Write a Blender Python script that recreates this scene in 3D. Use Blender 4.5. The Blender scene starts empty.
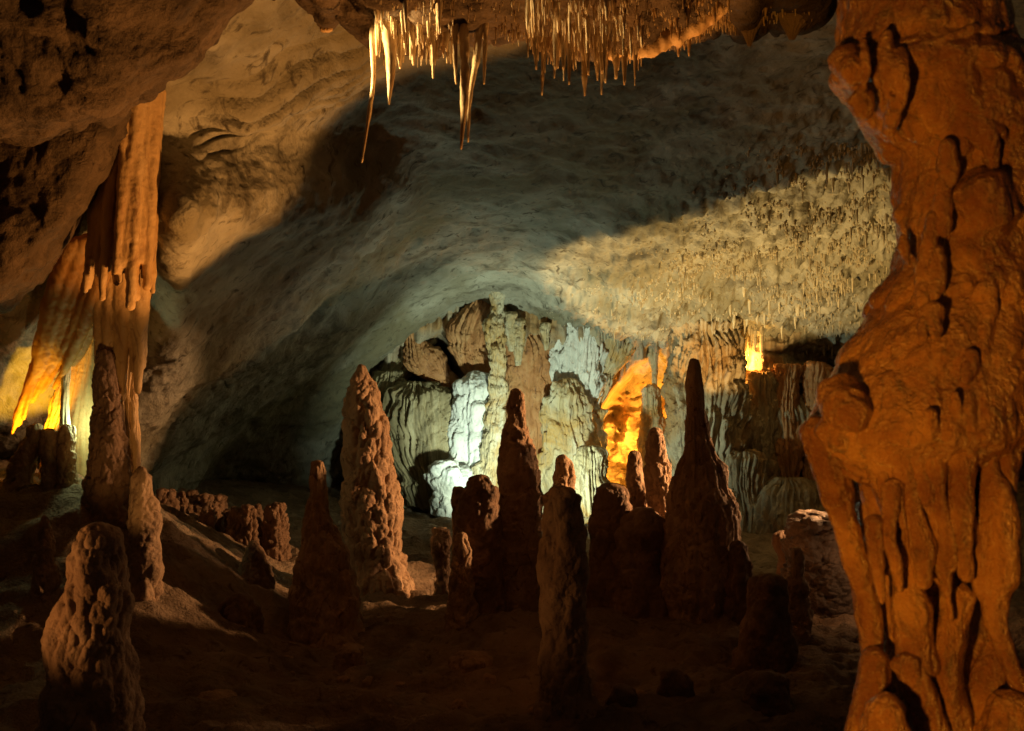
import bpy, math, random
import numpy as np
C = bpy.context.scene.collection
sc = bpy.context.scene
F = 995.0; CX = 512.0; CY = 365.5; H = 3.0          # lens in pixels, picture centre, eye height (m)
rnd = random.Random(7)

# ------------------------------------------------------------------ helpers
def W(px, py, Y):
    px = np.asarray(px, float); py = np.asarray(py, float); Y = np.asarray(Y, float)
    return np.stack([(px-CX)/F*Y, Y+0*px, H-(py-CY)/F*Y], -1)
def V(px, py, Y): return tuple(float(a) for a in W(px, py, Y))

def h3(ix, iy, iz, s):
    n = (ix.astype(np.int64)*374761393 + iy.astype(np.int64)*668265263 + iz.astype(np.int64)*2147483647 + s*1274126177) & 0xffffffff
    n = ((n ^ (n >> 13))*1274126177) & 0xffffffff
    n = ((n ^ (n >> 16))*2246822519) & 0xffffffff
    return ((n ^ (n >> 15)) & 0xffffff)/float(0xffffff)
def vnoise(p, s=0):
    i = np.floor(p); f = p-i; i = i.astype(np.int64); u = f*f*f*(f*(f*6-15)+10)
    r = 0
    for a in (0, 1):
        for b in (0, 1):
            for c in (0, 1):
                w = (u[..., 0] if a else 1-u[..., 0])*(u[..., 1] if b else 1-u[..., 1])*(u[..., 2] if c else 1-u[..., 2])
                r = r+w*h3(i[..., 0]+a, i[..., 1]+b, i[..., 2]+c, s)
    return r*2-1
def fbm(p, o=4, s=0, g=0.5):
    r = 0; a = 1; t = 0
    for k in range(o):
        r = r+a*vnoise(p*(2.03**k), s+k*17); t += a; a *= g
    return r/t
def ridged(p, o=4, s=0):
    r = 0; a = 1; t = 0
    for k in range(o):
        r = r+a*(1-np.abs(vnoise(p*(2.07**k), s+k*13))*2); t += a; a *= .5
    return r/t
def worley(p, s=0):
    i = np.floor(p).astype(np.int64); f = p-i; best = np.full(p.shape[:-1], 9.)
    for a in (-1, 0, 1):
        for b in (-1, 0, 1):
            for c in (-1, 0, 1):
                x, y, z = i[..., 0]+a, i[..., 1]+b, i[..., 2]+c
                d = (a+h3(x, y, z, s)-f[..., 0])**2+(b+h3(x, y, z, s+5)-f[..., 1])**2+(c+h3(x, y, z, s+9)-f[..., 2])**2
                best = np.minimum(best, d)
    return np.sqrt(best)
def sstep(a, b, x):
    t = np.clip((x-a)/(b-a), 0, 1); return t*t*(3-2*t)

def mesh_np(name, verts, quads, tris=None, mat=None, parent=None, loc=(0, 0, 0), smooth=True):
    me = bpy.data.meshes.new(name)
    v = np.asarray(verts, np.float32).reshape(-1, 3)-np.asarray(loc, np.float32)
    q = np.asarray(quads, np.int32).reshape(-1, 4)
    t = np.zeros((0, 3), np.int32) if tris is None else np.asarray(tris, np.int32).reshape(-1, 3)
    me.vertices.add(len(v)); me.vertices.foreach_set('co', v.ravel())
    me.loops.add(q.size+t.size); me.loops.foreach_set('vertex_index', np.concatenate([q.ravel(), t.ravel()]))
    me.polygons.add(len(q)+len(t))
    st = np.concatenate([np.arange(len(q))*4, q.size+np.arange(len(t))*3]).astype(np.int32)
    me.polygons.foreach_set('loop_start', st)
    me.update(calc_edges=True); me.validate()
    if smooth: me.polygons.foreach_set('use_smooth', np.ones(len(me.polygons), bool))
    if mat: me.materials.append(mat)
    o = bpy.data.objects.new(name, me); C.objects.link(o); o.location = loc
    if parent: o.parent = parent; o.location = np.asarray(loc)-np.asarray(parent.location)
    return o
def tag(o, label=None, cat=None, group=None, kind=None):
    if label: o['label'] = label
    if cat: o['category'] = cat
    if group: o['group'] = group
    if kind or label: o['kind'] = kind or 'thing'
    return o
def grid_faces(nr, nc, wrap=False):
    r = np.arange(nr-1)[:, None]; c = np.arange(nc if wrap else nc-1)[None, :]
    c2 = (c+1) % nc
    return np.stack([r*nc+c, r*nc+c2, (r+1)*nc+c2, (r+1)*nc+c], -1).reshape(-1, 4)
def grid_normals(P):
    du = np.gradient(P, axis=1); dv = np.gradient(P, axis=0)
    n = np.cross(dv, du); n /= np.linalg.norm(n, axis=-1, keepdims=True)+1e-9
    return n
def smooth1(a, n):
    if n < 1: return a
    k = np.hanning(2*n+3)[1:-1]; k /= k.sum()
    return np.convolve(np.pad(a, n, mode='edge'), k, mode='valid')
class TPS:
    def __init__(s, pts, vals, lam=1e-4):
        s.p = np.asarray(pts, float); n = len(s.p); s.m = s.p.mean(0); s.sc = s.p.std()
        q = (s.p-s.m)/s.sc; K = s.k(q[:, None]-q[None]) + lam*np.eye(n)
        A = np.zeros((n+3, n+3)); A[:n, :n] = K; A[:n, n] = 1; A[:n, n+1:] = q; A[n:, :n] = A[:n, n:].T
        s.w = np.linalg.solve(A, np.concatenate([vals, [0, 0, 0]])); s.q = q
    def k(s, d):
        r2 = (d**2).sum(-1); return 0.5*r2*np.log(r2+1e-12)
    def __call__(s, x, y):
        p = (np.stack([np.asarray(x, float), np.asarray(y, float)], -1)-s.m)/s.sc; r = s.w[-3]+p[..., 0]*s.w[-2]+p[..., 1]*s.w[-1]
        for j in range(len(s.q)): r = r+s.w[j]*s.k(p-s.q[j])
        return r

# ------------------------------------------------------------------ materials
def rock(name, stops, scale=2.0, streak=1.0, bump=.35, bscale=30, rough=(.55, .85), spec=.3, patch=None, pscale=.5, stain=None, transl=0, wet=0):
    m = bpy.data.materials.new(name); m.use_nodes = True; nt = m.node_tree; N = nt.nodes; L = nt.links
    b = N['Principled BSDF']
    tc = N.new('ShaderNodeTexCoord'); mp = N.new('ShaderNodeMapping'); mp.inputs['Scale'].default_value = (1, 1, streak)
    L.new(tc.outputs['Object'], mp.inputs['Vector'])
    def noise(sc_, det=6, vec=None, dist=.6, ro=.6):
        n = N.new('ShaderNodeTexNoise'); n.inputs['Scale'].default_value = sc_; n.inputs['Detail'].default_value = det
        n.inputs['Roughness'].default_value = ro; n.inputs['Distortion'].default_value = dist
        L.new(vec or mp.outputs['Vector'], n.inputs['Vector']); return n
    n1 = noise(scale, 8)
    cr = N.new('ShaderNodeValToRGB'); e = cr.color_ramp.elements
    while len(e) < len(stops): e.new(.5)
    for k, (p, c) in enumerate(stops): e[k].position = p; e[k].color = (*c, 1)
    L.new(n1.outputs['Fac'], cr.inputs['Fac']); col = cr.outputs['Color']
    def mixc(fac, colr, src, mode='MIX'):
        mx = N.new('ShaderNodeMix'); mx.data_type = 'RGBA'; mx.blend_type = mode
        L.new(fac, mx.inputs[0]); L.new(src, mx.inputs[6]); mx.inputs[7].default_value = (*colr, 1); return mx.outputs[2]
    def ramp01(src, a, c):
        r = N.new('ShaderNodeMapRange'); r.inputs[1].default_value = a; r.inputs[2].default_value = c; L.new(src, r.inputs[0]); return r.outputs[0]
    if patch:
        n2 = noise(pscale, 4, tc.outputs['Object']); col = mixc(ramp01(n2.outputs['Fac'], .46, .6), patch, col)
    if stain:
        n3 = noise(scale*3.1, 6, None, 1.5); col = mixc(ramp01(n3.outputs['Fac'], .56, .7), stain, col)
    L.new(col, b.inputs['Base Color'])
    n4 = noise(bscale, 7, tc.outputs['Object'], .2, .65); n5 = noise(bscale*.22, 4, None, .5)
    ad = N.new('ShaderNodeMath'); ad.operation = 'MULTIPLY_ADD'; ad.inputs[1].default_value = 1.6
    L.new(n5.outputs['Fac'], ad.inputs[0]); L.new(n4.outputs['Fac'], ad.inputs[2])
    bp = N.new('ShaderNodeBump'); bp.inputs['Strength'].default_value = bump; bp.inputs['Distance'].default_value = .06
    L.new(ad.outputs[0], bp.inputs['Height']); L.new(bp.outputs['Normal'], b.inputs['Normal'])
    rr = N.new('ShaderNodeMapRange'); rr.inputs[1].default_value = .35; rr.inputs[2].default_value = .65
    rr.inputs[3].default_value = rough[0]; rr.inputs[4].default_value = rough[1]
    L.new(n4.outputs['Fac'], rr.inputs[0]); L.new(rr.outputs[0], b.inputs['Roughness'])
    if wet: b.inputs['Coat Weight'].default_value = wet; b.inputs['Coat Roughness'].default_value = .22; L.new(bp.outputs['Normal'], b.inputs['Coat Normal'])
    b.inputs['Specular IOR Level'].default_value = spec
    if transl:
        tr = N.new('ShaderNodeBsdfTranslucent'); L.new(col, tr.inputs['Color']); ms = N.new('ShaderNodeMixShader'); ms.inputs[0].default_value = transl
        L.new(b.outputs[0], ms.inputs[1]); L.new(tr.outputs[0], ms.inputs[2]); L.new(ms.outputs[0], N['Material Output'].inputs['Surface'])
    return m
M = {}
M['ceil'] = rock('ceiling_limestone', [(.32, (.12, .11, .085)), (.46, (.30, .29, .24)), (.62, (.40, .39, .33))], 1.3, .7, .7, 12, (.7, .9), .15, (.20, .18, .12), .25, (.09, .08, .06))
M['wallback'] = rock('layered_wall_stone', [(.3, (.20, .15, .10)), (.5, (.38, .32, .23)), (.68, (.46, .40, .30))], 1.5, .45, .5, 12, (.6, .9), .2, (.36, .22, .10), .5, (.15, .11, .08))
M['mass'] = rock('rough_brown_limestone', [(.3, (.13, .09, .06)), (.5, (.27, .19, .12)), (.7, (.36, .26, .17))], 1.8, 1, .7, 16, (.7, .95), .15, None, .5, (.10, .07, .05))
M['overhang'] = rock('shade_darkened_limestone', [(.3, (.05, .036, .025)), (.5, (.10, .07, .045)), (.7, (.16, .11, .07))], 2.2, 1, .8, 18, (.7, .95), .15, None, .5, (.05, .035, .025))  # limestone with shade put into its colour, keeps overhangs and ledge dim
M['gold'] = rock('golden_flowstone', [(.3, (.38, .22, .09)), (.5, (.52, .34, .15)), (.7, (.60, .44, .24))], 2.2, .3, .3, 16, (.4, .7), .4, None, .5, (.25, .14, .06))
M['amber'] = rock('amber_dripstone', [(.3, (.36, .22, .11)), (.5, (.54, .40, .22)), (.7, (.66, .55, .36))], 5, .5, .3, 40, (.35, .65), .4)
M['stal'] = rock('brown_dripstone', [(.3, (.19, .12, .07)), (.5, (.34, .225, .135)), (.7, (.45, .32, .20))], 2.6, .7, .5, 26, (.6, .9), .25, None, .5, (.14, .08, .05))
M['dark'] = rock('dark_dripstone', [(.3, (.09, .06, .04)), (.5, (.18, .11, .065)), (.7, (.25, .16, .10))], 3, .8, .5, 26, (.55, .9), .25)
M['black'] = rock('shade_darkened_rock', [(.3, (.04, .03, .022)), (.5, (.09, .065, .048)), (.7, (.15, .11, .08))], 3, .8, .6, 26, (.4, .8), .35)  # boulder colour darkened in place of shade, so its lamp-lit top stays dim
M['orange'] = rock('wet_orange_flowstone', [(.28, (.17, .07, .02)), (.5, (.42, .19, .055)), (.72, (.52, .27, .09))], 3.4, .6, .65, 32, (.08, .42), .7, (.20, .075, .022), 1.3, (.13, .06, .028), 0, 1.0)
M['white'] = rock('white_calcite', [(.3, (.48, .50, .48)), (.5, (.72, .74, .72)), (.7, (.80, .80, .78))], 2.2, .6, .4, 14, (.5, .8), .3, None, .5, (.36, .38, .38))
M['pale'] = rock('pale_banded_flowstone', [(.3, (.30, .24, .14)), (.45, (.52, .44, .28)), (.6, (.60, .56, .44)), (.75, (.66, .65, .58))], 2.2, .22, .45, 12, (.5, .8), .3, (.50, .32, .12), .9, (.26, .22, .17))
M['brownflute'] = rock('olive_fluted_flowstone', [(.3, (.12, .10, .06)), (.5, (.32, .26, .15)), (.7, (.46, .40, .26))], 3, .12, .4, 12, (.5, .8), .3)
M['russet'] = rock('russet_flowstone', [(.3, (.30, .13, .05)), (.5, (.46, .22, .09)), (.7, (.56, .32, .15))], 2.5, .5, .4, 14, (.5, .8), .3, None, .5, (.18, .09, .05))
M['curtain'] = rock('thin_orange_curtain_stone', [(.3, (.42, .20, .06)), (.5, (.55, .30, .09)), (.7, (.62, .40, .16))], 2, .25, .3, 16, (.4, .7), .35, None, .5, None, .45)
M['soil'] = rock('trodden_cave_clay', [(.3, (.13, .095, .065)), (.5, (.25, .18, .12)), (.7, (.33, .25, .17))], 1.6, 1, .9, 22, (.7, .95), .15, None, .5, (.10, .07, .05))
M['strawceil'] = rock('grey_straw_calcite', [(.3, (.26, .22, .15)), (.5, (.40, .35, .25)), (.7, (.50, .45, .33))], 2, .5, .2, 30, (.6, .9), .2)
M['straw'] = rock('pale_straw_calcite', [(.3, (.45, .36, .20)), (.5, (.58, .50, .34)), (.7, (.66, .60, .46))], 4, .5, .2, 30, (.5, .8), .3)

# ------------------------------------------------------------------ general dripstone body: outline by height, round in plan, knobbly
def formation(name, label, cat, prof, Y, mat, sq=1.0, flute=(0, 7), lump=(0, .1), ring=(0, 6), rough=.012, seed=1, group=None, parent=None, den=1.0, stretch=1.6, sm=2, cap=1.0, sway=0):
    prof = sorted(prof); a = np.array(prof, float); pyr = a[-1, 0]-a[0, 0]
    nz = int(np.clip(pyr*1.1*den, 24, 420)); wmax = (a[:, 2]-a[:, 1]).max(); nt = int(np.clip(wmax*2.6*den, 20, 300))
    py = np.linspace(a[0, 0], a[-1, 0], nz); k = max(1, int(nz/len(a)/3*sm/2))
    l = smooth1(np.interp(py, a[:, 0], a[:, 1]), k); r = smooth1(np.interp(py, a[:, 0], a[:, 2]), k)
    R = (r-l)/2/F*Y; xc = ((l+r)/2-CX)/F*Y; z = H-(py-CY)/F*Y
    if sway: xc = xc+sway*fbm(np.stack([z*1.1, 0*z+seed, 0*z], -1), 3, seed); R = R*(1+.10*fbm(np.stack([z*1.3, 0*z+seed, 0*z+5], -1), 3, seed))
    t0 = R[0]*cap; d = z[0]-z; dome = np.where(d < t0, np.sqrt(np.clip(1-(1-d/max(t0, 1e-6))**2, 0.0004, 1)), 1); R = R*dome
    th = np.linspace(0, 2*np.pi, nt, endpoint=False)
    c, s = np.cos(th)[None], np.sin(th)[None]
    rr = R[:, None]+0*c; zz = z[:, None]+0*c
    p0 = np.stack([xc[:, None]+rr*c, Y+rr*s*sq, zz], -1)
    amp = np.minimum(1, R/(.05+R.max()*.25))[:, None]
    off = 0
    if flute[0]:
        q = np.stack([c*flute[1]*.5+.35*vnoise(p0*1.7, 9), s*flute[1]*.5+.35*vnoise(p0*1.7, 19), zz*.5], -1)
        fl = fbm(q, 3, seed+3, .6); off = off+flute[0]*(1-2*np.abs(fl)*1.6)*amp
    if lump[0]:
        q = p0/lump[1]; q = q*np.array([1, 1, 1/stretch])+.35*np.stack([fbm(q*.7, 2, seed+40), fbm(q*.7, 2, seed+41), fbm(q*.7, 2, seed+42)], -1)
        w = worley(q, seed); w2 = worley(q*2.3, seed+8)
        off = off+lump[0]*((1-w*w*1.4)+.4*(1-w2*w2*1.4)-.6)*amp
    if ring[0]:
        q = np.stack([c*.8+0*zz, s*.8+0*zz, zz*ring[1]], -1); off = off+ring[0]*fbm(q, 3, seed+21)*amp
    off = off+rough*1.6*fbm(p0*6, 5, seed+31, .6)*amp+rough*2.2*fbm(p0*1.8, 2, seed+33)*amp
    rr = np.maximum(rr+off, .15*rr)
    zz = zz+(.6*off)*np.where(d > .02, 1, 0)[:, None]
    P = np.stack([xc[:, None]+rr*c, Y+rr*s*sq, zz], -1).reshape(-1, 3)
    top = [xc[0], Y, z[0]+.003]; bot = [xc[-1], Y, z[-1]]
    n = len(P); P = np.concatenate([P, [top, bot]])
    q = grid_faces(nz, nt, True)[:, ::-1]
    i = np.arange(nt); j = (i+1) % nt
    t = np.concatenate([np.stack([np.full(nt, n), i, j], -1), np.stack([np.full(nt, n+1), (nz-1)*nt+j, (nz-1)*nt+i], -1)])
    o = mesh_np(name, P, q, t, mat, parent, (xc[-1], Y, z[-1]))
    return tag(o, label, cat, group)

def tube(pts, rads, ns=9, seed=0, wob=.12, rings=None):
    pts = np.asarray(pts, float); rads = np.asarray(rads, float)
    seg = np.concatenate([[0], np.cumsum(np.linalg.norm(np.diff(pts, axis=0), axis=1))])
    n = rings or int(np.clip(seg[-1]/.03, 6, 60)); t = np.linspace(0, seg[-1], n)
    k = max(1, n//8)
    p = np.stack([smooth1(np.interp(t, seg, pts[:, a]), k) for a in range(3)], -1); r = np.interp(t, seg, rads)
    p[0] = pts[0]; p[-1] = pts[-1]
    r = r*(1+wob*fbm(np.stack([t*9, t*0+seed, t*0], -1), 2, seed)*1.6)
    d = np.gradient(p, axis=0); d /= np.linalg.norm(d, axis=1, keepdims=True)+1e-9
    u = np.cross(d, [0., 1., .02]); u /= np.linalg.norm(u, axis=1, keepdims=True)+1e-9; v = np.cross(d, u)
    th = np.linspace(0, 2*np.pi, ns, endpoint=False)
    P = (p[:, None]+r[:, None, None]*(np.cos(th)[None, :, None]*u[:, None]+np.sin(th)[None, :, None]*v[:, None])).reshape(-1, 3)
    m = len(P); P = np.concatenate([P, [p[0]-d[0]*r[0]*.6, p[-1]+d[-1]*r[-1]*.8]])
    i = np.arange(ns); j = (i+1) % ns
    q = grid_faces(n, ns, True); T = np.concatenate([np.stack([np.full(ns, m), j, i], -1), np.stack([np.full(ns, m+1), (n-1)*ns+i, (n-1)*ns+j], -1)])
    return P, q, T
def merge(parts):
    Vs, Qs, Ts = [], [], []; o = 0
    for P, q, t in parts:
        Vs.append(P); Qs.append(np.asarray(q)+o); Ts.append(np.asarray(t)+o); o += len(P)
    return np.concatenate(Vs), np.concatenate(Qs), np.concatenate(Ts)

# ------------------------------------------------------------------ world
w = bpy.data.worlds.new('World'); sc.world = w; w.use_nodes = True
w.node_tree.nodes['Background'].inputs[0].default_value = (1, .58, .32, 1); w.node_tree.nodes['Background'].inputs[1].default_value = .02

# ------------------------------------------------------------------ the cave shell (ceiling and far side)
shell_pts = [(-300, -300, 6), (-100, 200, 10.5), (0, 370, 12.3), (-300, 400, 11), (60, 450, 13.5), (130, 300, 13.2), (130, 450, 15), (180, 440, 19), (180, 200, 12.2), (200, 100, 11), (240, 30, 10),
    (250, 250, 15), (300, 150, 13.5), (370, 100, 14), (200, 350, 16.5), (200, 480, 24), (290, 430, 26), (290, 520, 28), (200, 540, 28), (340, 300, 20), (400, 345, 27), (400, 230, 19),
    (450, 150, 15.5), (600, 50, 12.5), (600, 100, 14), (600, 200, 18), (600, 280, 23), (620, 345, 27.5), (500, 310, 27), (740, 340, 27), (860, 350, 27.5), (850, 130, 16.5), (850, 220, 20.5),
    (750, 150, 16.5), (830, 0, 11.5), (1000, 100, 14), (1100, 300, 20), (1300, 300, 14), (1300, 0, 9), (600, -250, 8), (100, -300, 6), (1100, -300, 7), (400, -100, 9.5), (1100, 500, 24),
    (860, 520, 31), (400, 520, 32), (640, 520, 34), (640, 430, 33), (740, 430, 31)]
a = np.array(shell_pts, float)
inv = TPS(a[:, :2], 1/a[:, 2], 2e-4)
def shellY(px, py): return 1/np.clip(inv(px, py), 1/36., 1/4.5)
def axis(lo, a0, a1, hi, st, co): return np.concatenate([np.arange(lo, a0, co), np.arange(a0, a1, st), np.arange(a1, hi+1, co)])
PX, PY = np.meshgrid(axis(-500, -30, 920, 1500, 1.6, 16), axis(-480, -30, 500, 600, 1.6, 14))
YY = shellY(PX, PY)
wv = 26*fbm(np.stack([PX/70., PY/70., 0*PX], -1), 4, 66)
YY = YY-2.3*(1-sstep(-16, 16, PX+PY-602+wv))*sstep(110, 190, PX)*sstep(120, 230, PY)*sstep(470, 380, PX)          # the side wall stands before the vault and ends in a slanting edge
P = W(PX, PY, YY); n = grid_normals(P)
n *= np.sign((n*(np.array([0, 0, H])-P)).sum())
warp = P+.5*np.stack([fbm(P*.6, 2, 1), fbm(P*.6, 2, 2), fbm(P*.6, 2, 3)], -1)
far = sstep(11, 20, YY)
d = .26*fbm(warp*.40, 6, 5, .5)+.10*ridged(warp*np.array([.5, .5, .9])+3, 5, 15)*far+.05*ridged(warp*np.array([.9, .9, 2.0]), 4, 9)
along = PX*.83-PY*.55; across = PX*.55+PY*.83                                                # bedding that runs slantwise over the vault
bed = fbm(np.stack([across/16., along/130., 0*PX], -1), 4, 71); d = d+.12*bed*sstep(500, 250, PX)*far
t = (PY-140)+(PX-190)*.44+8*fbm(np.stack([PX/60., PY/60., 0*PX], -1), 2, 72)
stri = 1-np.abs((t/13.+.4*fbm(np.stack([PX/50., PY/90., 0*PX], -1), 2, 73)) % 1*2-1); d = d+.30*sstep(.0, .5, stri)*np.exp(-((t+8)/24)**2)*sstep(185, 235, PX)*sstep(420, 350, PX)
zone = sstep(-90, 60, PX-640+(PY-235)*1.35)        # the dripping, knobbly part of the ceiling
pop = 1-worley(P*np.array([3.2, 2.0, 3.2]), 31)**2*1.3
d = d+(.03+.13*zone)*pop*far+.05*fbm(P*4, 3, 77)+zone*.10*ridged(P*np.array([2.6, 1.6, 2.6]), 3, 34)*far
d = d+zone*.12*(1-worley(P*np.array([8, 4, 6])+.5*fbm(P*3, 2, 36)[..., None], 35)**2)*far+zone*.10*fbm(P*np.array([5, 2.5, 5]), 3, 37)*far
P = P+n*d[..., None]
ax_x, ax_y, SP_ = PX[0].copy(), PY[:, 0].copy(), P
def surfP(x, y): return SP_[np.clip(np.searchsorted(ax_y, y), 0, len(ax_y)-1), np.clip(np.searchsorted(ax_x, x), 0, len(ax_x)-1)]
mesh_np('cave_ceiling', P, grid_faces(*PX.shape)[:, ::-1], None, M['ceil'])
tag(bpy.data.objects['cave_ceiling'], kind='structure')

# ------------------------------------------------------------------ back wall with its alcove
def pip(px, py, poly):
    inside = np.zeros(px.shape, bool); dist = np.full(px.shape, 1e9)
    for k in range(len(poly)):
        x0, y0 = poly[k]; x1, y1 = poly[(k+1) % len(poly)]
        c = ((y0 > py) != (y1 > py)) & (px < (x1-x0)*(py-y0)/((y1-y0) or 1e-9)+x0); inside ^= c
        t = np.clip(((px-x0)*(x1-x0)+(py-y0)*(y1-y0))/((x1-x0)**2+(y1-y0)**2), 0, 1)
        dist = np.minimum(dist, np.hypot(px-x0-t*(x1-x0), py-y0-t*(y1-y0)))
    return np.where(inside, dist, -dist)
PX, PY = np.meshgrid(np.arange(372, 1010, 1.3), np.arange(300, 570, 1.3))
alc = [(588, 440), (604, 404), (632, 366), (648, 357), (665, 347), (671, 371), (668, 427), (664, 500), (604, 500), (592, 470)]
rec = [(404, 392), (412, 350), (440, 330), (455, 350), (462, 392), (440, 400)]
rec2 = [(768, 352), (800, 344), (860, 352), (880, 378), (820, 370), (790, 362)]
X3 = W(PX, PY, 27+0*PX)
wob = 7*fbm(X3*1.2, 3, 61)
YY = 27.4+2.6*sstep(-2, 8, pip(PX, PY, alc)+wob*.6)+1.4*sstep(-4, 10, pip(PX, PY, rec)+wob)+0.7*sstep(-4, 8, pip(PX, PY, rec2)+wob)
YY = YY+1.0*sstep(430, 380, PX)*0-1.5*sstep(500, 570, PY)-.9*np.exp(-((PX-770)/45)**2)-.5*np.exp(-((PX-690)/30)**2)
YY = YY-.9*sstep(385, 330, PY)*sstep(690, 640, PX)
inal = sstep(-2, 6, pip(PX, PY, alc))
fl = 1-2*np.abs(fbm(X3*np.array([3.2, 1, .3]), 3, 88))
lay = ridged(X3*np.array([.7, 1, 2.6])+.3*fbm(X3, 3, 5)[..., None], 3, 91)
side = sstep(735, 760, PX)
YY = YY-.34*fl*(1-.35*side)*(1-inal)-.20*lay*np.maximum(side, .3)-.9*inal*ridged(X3*np.array([1.1, 1, 1.8])+.4*fbm(X3*1.5, 3, 98)[..., None], 4, 99)-.3*fbm(X3*.8, 4, 55)-.12*(1-worley(X3*2.2, 3)**2)
mesh_np('cave_wall', W(PX, PY, YY), grid_faces(*PX.shape)[:, ::-1], None, M['wallback'])
tag(bpy.data.objects['cave_wall'], kind='structure')

# ------------------------------------------------------------------ ground
gp = [(-300, 731, 8, 0), (0, 731, 8), (200, 731, 8.3), (512, 731, 8.3), (860, 731, 7.5), (1100, 731, 7), (0, 640, 9.6), (0, 560, 10.6), (0, 486, 12.0), (30, 484, 11.8), (70, 488, 11.7), (110, 508, 11.4), (40, 530, 10.8), (150, 584, 10.6), (230, 628, 11), (300, 645, 11.2), (250, 563, 14),
      (200, 527, 16.5), (380, 590, 13.6), (430, 602, 13), (500, 618, 12), (600, 640, 11), (700, 632, 11.6), (800, 642, 11.2), (860, 655, 11), (450, 540, 20), (600, 542, 22), (760, 542, 24), (860, 522, 26),
      (230, 505, 22), (290, 520, 22), (-200, 480, 11), (120, 490, 15), (330, 560, 17), (1100, 600, 14)]
gw = np.array([V(q[0], q[1], q[2]) for q in gp]+[(-3, 2, .1), (0, 1, 0), (3, 2, .1), (0, -4, 0), (6, -2, .3), (-6, -2, .3), (0, 32, -1), (12, 28, 0), (-14, 26, 1.5)])
gt = TPS(gw[:, :2], gw[:, 2], 1e-3)
def gz(x, y): return gt(x, y)
xs = np.concatenate([np.arange(-16, -7, .3), np.arange(-7, 7, .045), np.arange(7, 16, .3)]); ys = np.concatenate([np.arange(-5, 6, .3), np.arange(6, 18, .05), np.arange(18, 33, .16)])
X, Yg = np.meshgrid(xs, ys); Z = gz(X, Yg)
Q = np.stack([X, Yg, Z*0], -1); Qw = Q+.4*np.stack([fbm(Q*.8, 2, 1), fbm(Q*.8, 2, 2), 0*X], -1)
Z = Z+.16*fbm(Qw*.7, 4, 3)+.12*ridged(Qw*np.array([.9, 2.4, 1]), 4, 4)+.06*fbm(Q*3.2, 4, 10)+.05*ridged(Qw*2.0, 3, 12)+.05*(1-worley(Qw*2.6, 6))+.015*fbm(Q*9, 3, 8)
mesh_np('ground', np.stack([X, Yg, Z], -1), grid_faces(*X.shape), None, M['soil']); tag(bpy.data.objects['ground'], kind='structure')

# ------------------------------------------------------------------ overhanging rock masses of the near side
def lip(name, us, edge, rows, mat, seed, amp=.22, den=60, kind='structure'):
    e = np.interp(us, [q[0] for q in edge], [q[1] for q in edge])
    e = smooth1(e, 2)+6*fbm(np.stack([us*.03, us*0, us*0], -1), 3, seed)
    k = np.linspace(0, len(rows)-1, den); dy = np.interp(k, range(len(rows)), [q[0] for q in rows]); Yr = np.interp(k, range(len(rows)), [q[1] for q in rows])
    dy = smooth1(dy, 2); Yr = smooth1(Yr, 2)
    PX, _ = np.meshgrid(us, k); PYm = e[None]+dy[:, None]; YY = Yr[:, None]+0*PX
    P = W(PX, PYm, YY); n = grid_normals(P)
    n *= np.sign((n*(np.array([0, 0, H])-P)).sum())
    wp = P+.3*np.stack([fbm(P*1.1, 2, 1), fbm(P*1.1, 2, 2), fbm(P*1.1, 2, 3)], -1)
    d = amp*(fbm(wp*.9, 5, seed)+.6*ridged(wp*1.7, 4, seed+4))+.07*(1-worley(wp*3.0, seed+6))+.05*fbm(wp*5, 4, seed+7)+.05*fbm(np.stack([(P[..., 0]+P[..., 2])*3.5, P[..., 1]*2, (P[..., 2]-P[..., 0])*.8], -1), 3, seed+8)
    o = mesh_np(name, P+n*d[..., None], grid_faces(*PX.shape)[:, ::-1], None, mat); tag(o, kind=kind); return o, e
usA = np.arange(-420, 275, 2.2)
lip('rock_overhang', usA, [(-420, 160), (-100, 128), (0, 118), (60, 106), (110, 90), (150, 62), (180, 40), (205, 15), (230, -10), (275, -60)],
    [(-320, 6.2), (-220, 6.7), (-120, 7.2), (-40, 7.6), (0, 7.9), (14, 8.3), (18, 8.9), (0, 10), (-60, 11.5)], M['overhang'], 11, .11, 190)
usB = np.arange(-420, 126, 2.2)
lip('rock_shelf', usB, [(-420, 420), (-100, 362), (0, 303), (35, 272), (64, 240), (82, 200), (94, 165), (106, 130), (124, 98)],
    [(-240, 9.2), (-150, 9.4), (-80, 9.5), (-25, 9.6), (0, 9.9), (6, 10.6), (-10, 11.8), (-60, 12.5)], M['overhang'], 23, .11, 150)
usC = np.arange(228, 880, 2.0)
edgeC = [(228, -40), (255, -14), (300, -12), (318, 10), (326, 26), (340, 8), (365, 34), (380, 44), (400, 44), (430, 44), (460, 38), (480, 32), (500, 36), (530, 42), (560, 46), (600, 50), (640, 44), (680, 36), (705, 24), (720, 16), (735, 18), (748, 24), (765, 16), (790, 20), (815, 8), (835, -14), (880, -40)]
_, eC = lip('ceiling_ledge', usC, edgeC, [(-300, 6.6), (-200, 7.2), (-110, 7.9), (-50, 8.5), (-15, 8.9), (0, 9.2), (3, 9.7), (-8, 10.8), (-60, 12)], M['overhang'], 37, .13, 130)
def ledgeY(dy): return np.interp(dy, [-110, -50, -15, 0], [7.9, 8.5, 8.9, 9.2])

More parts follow.
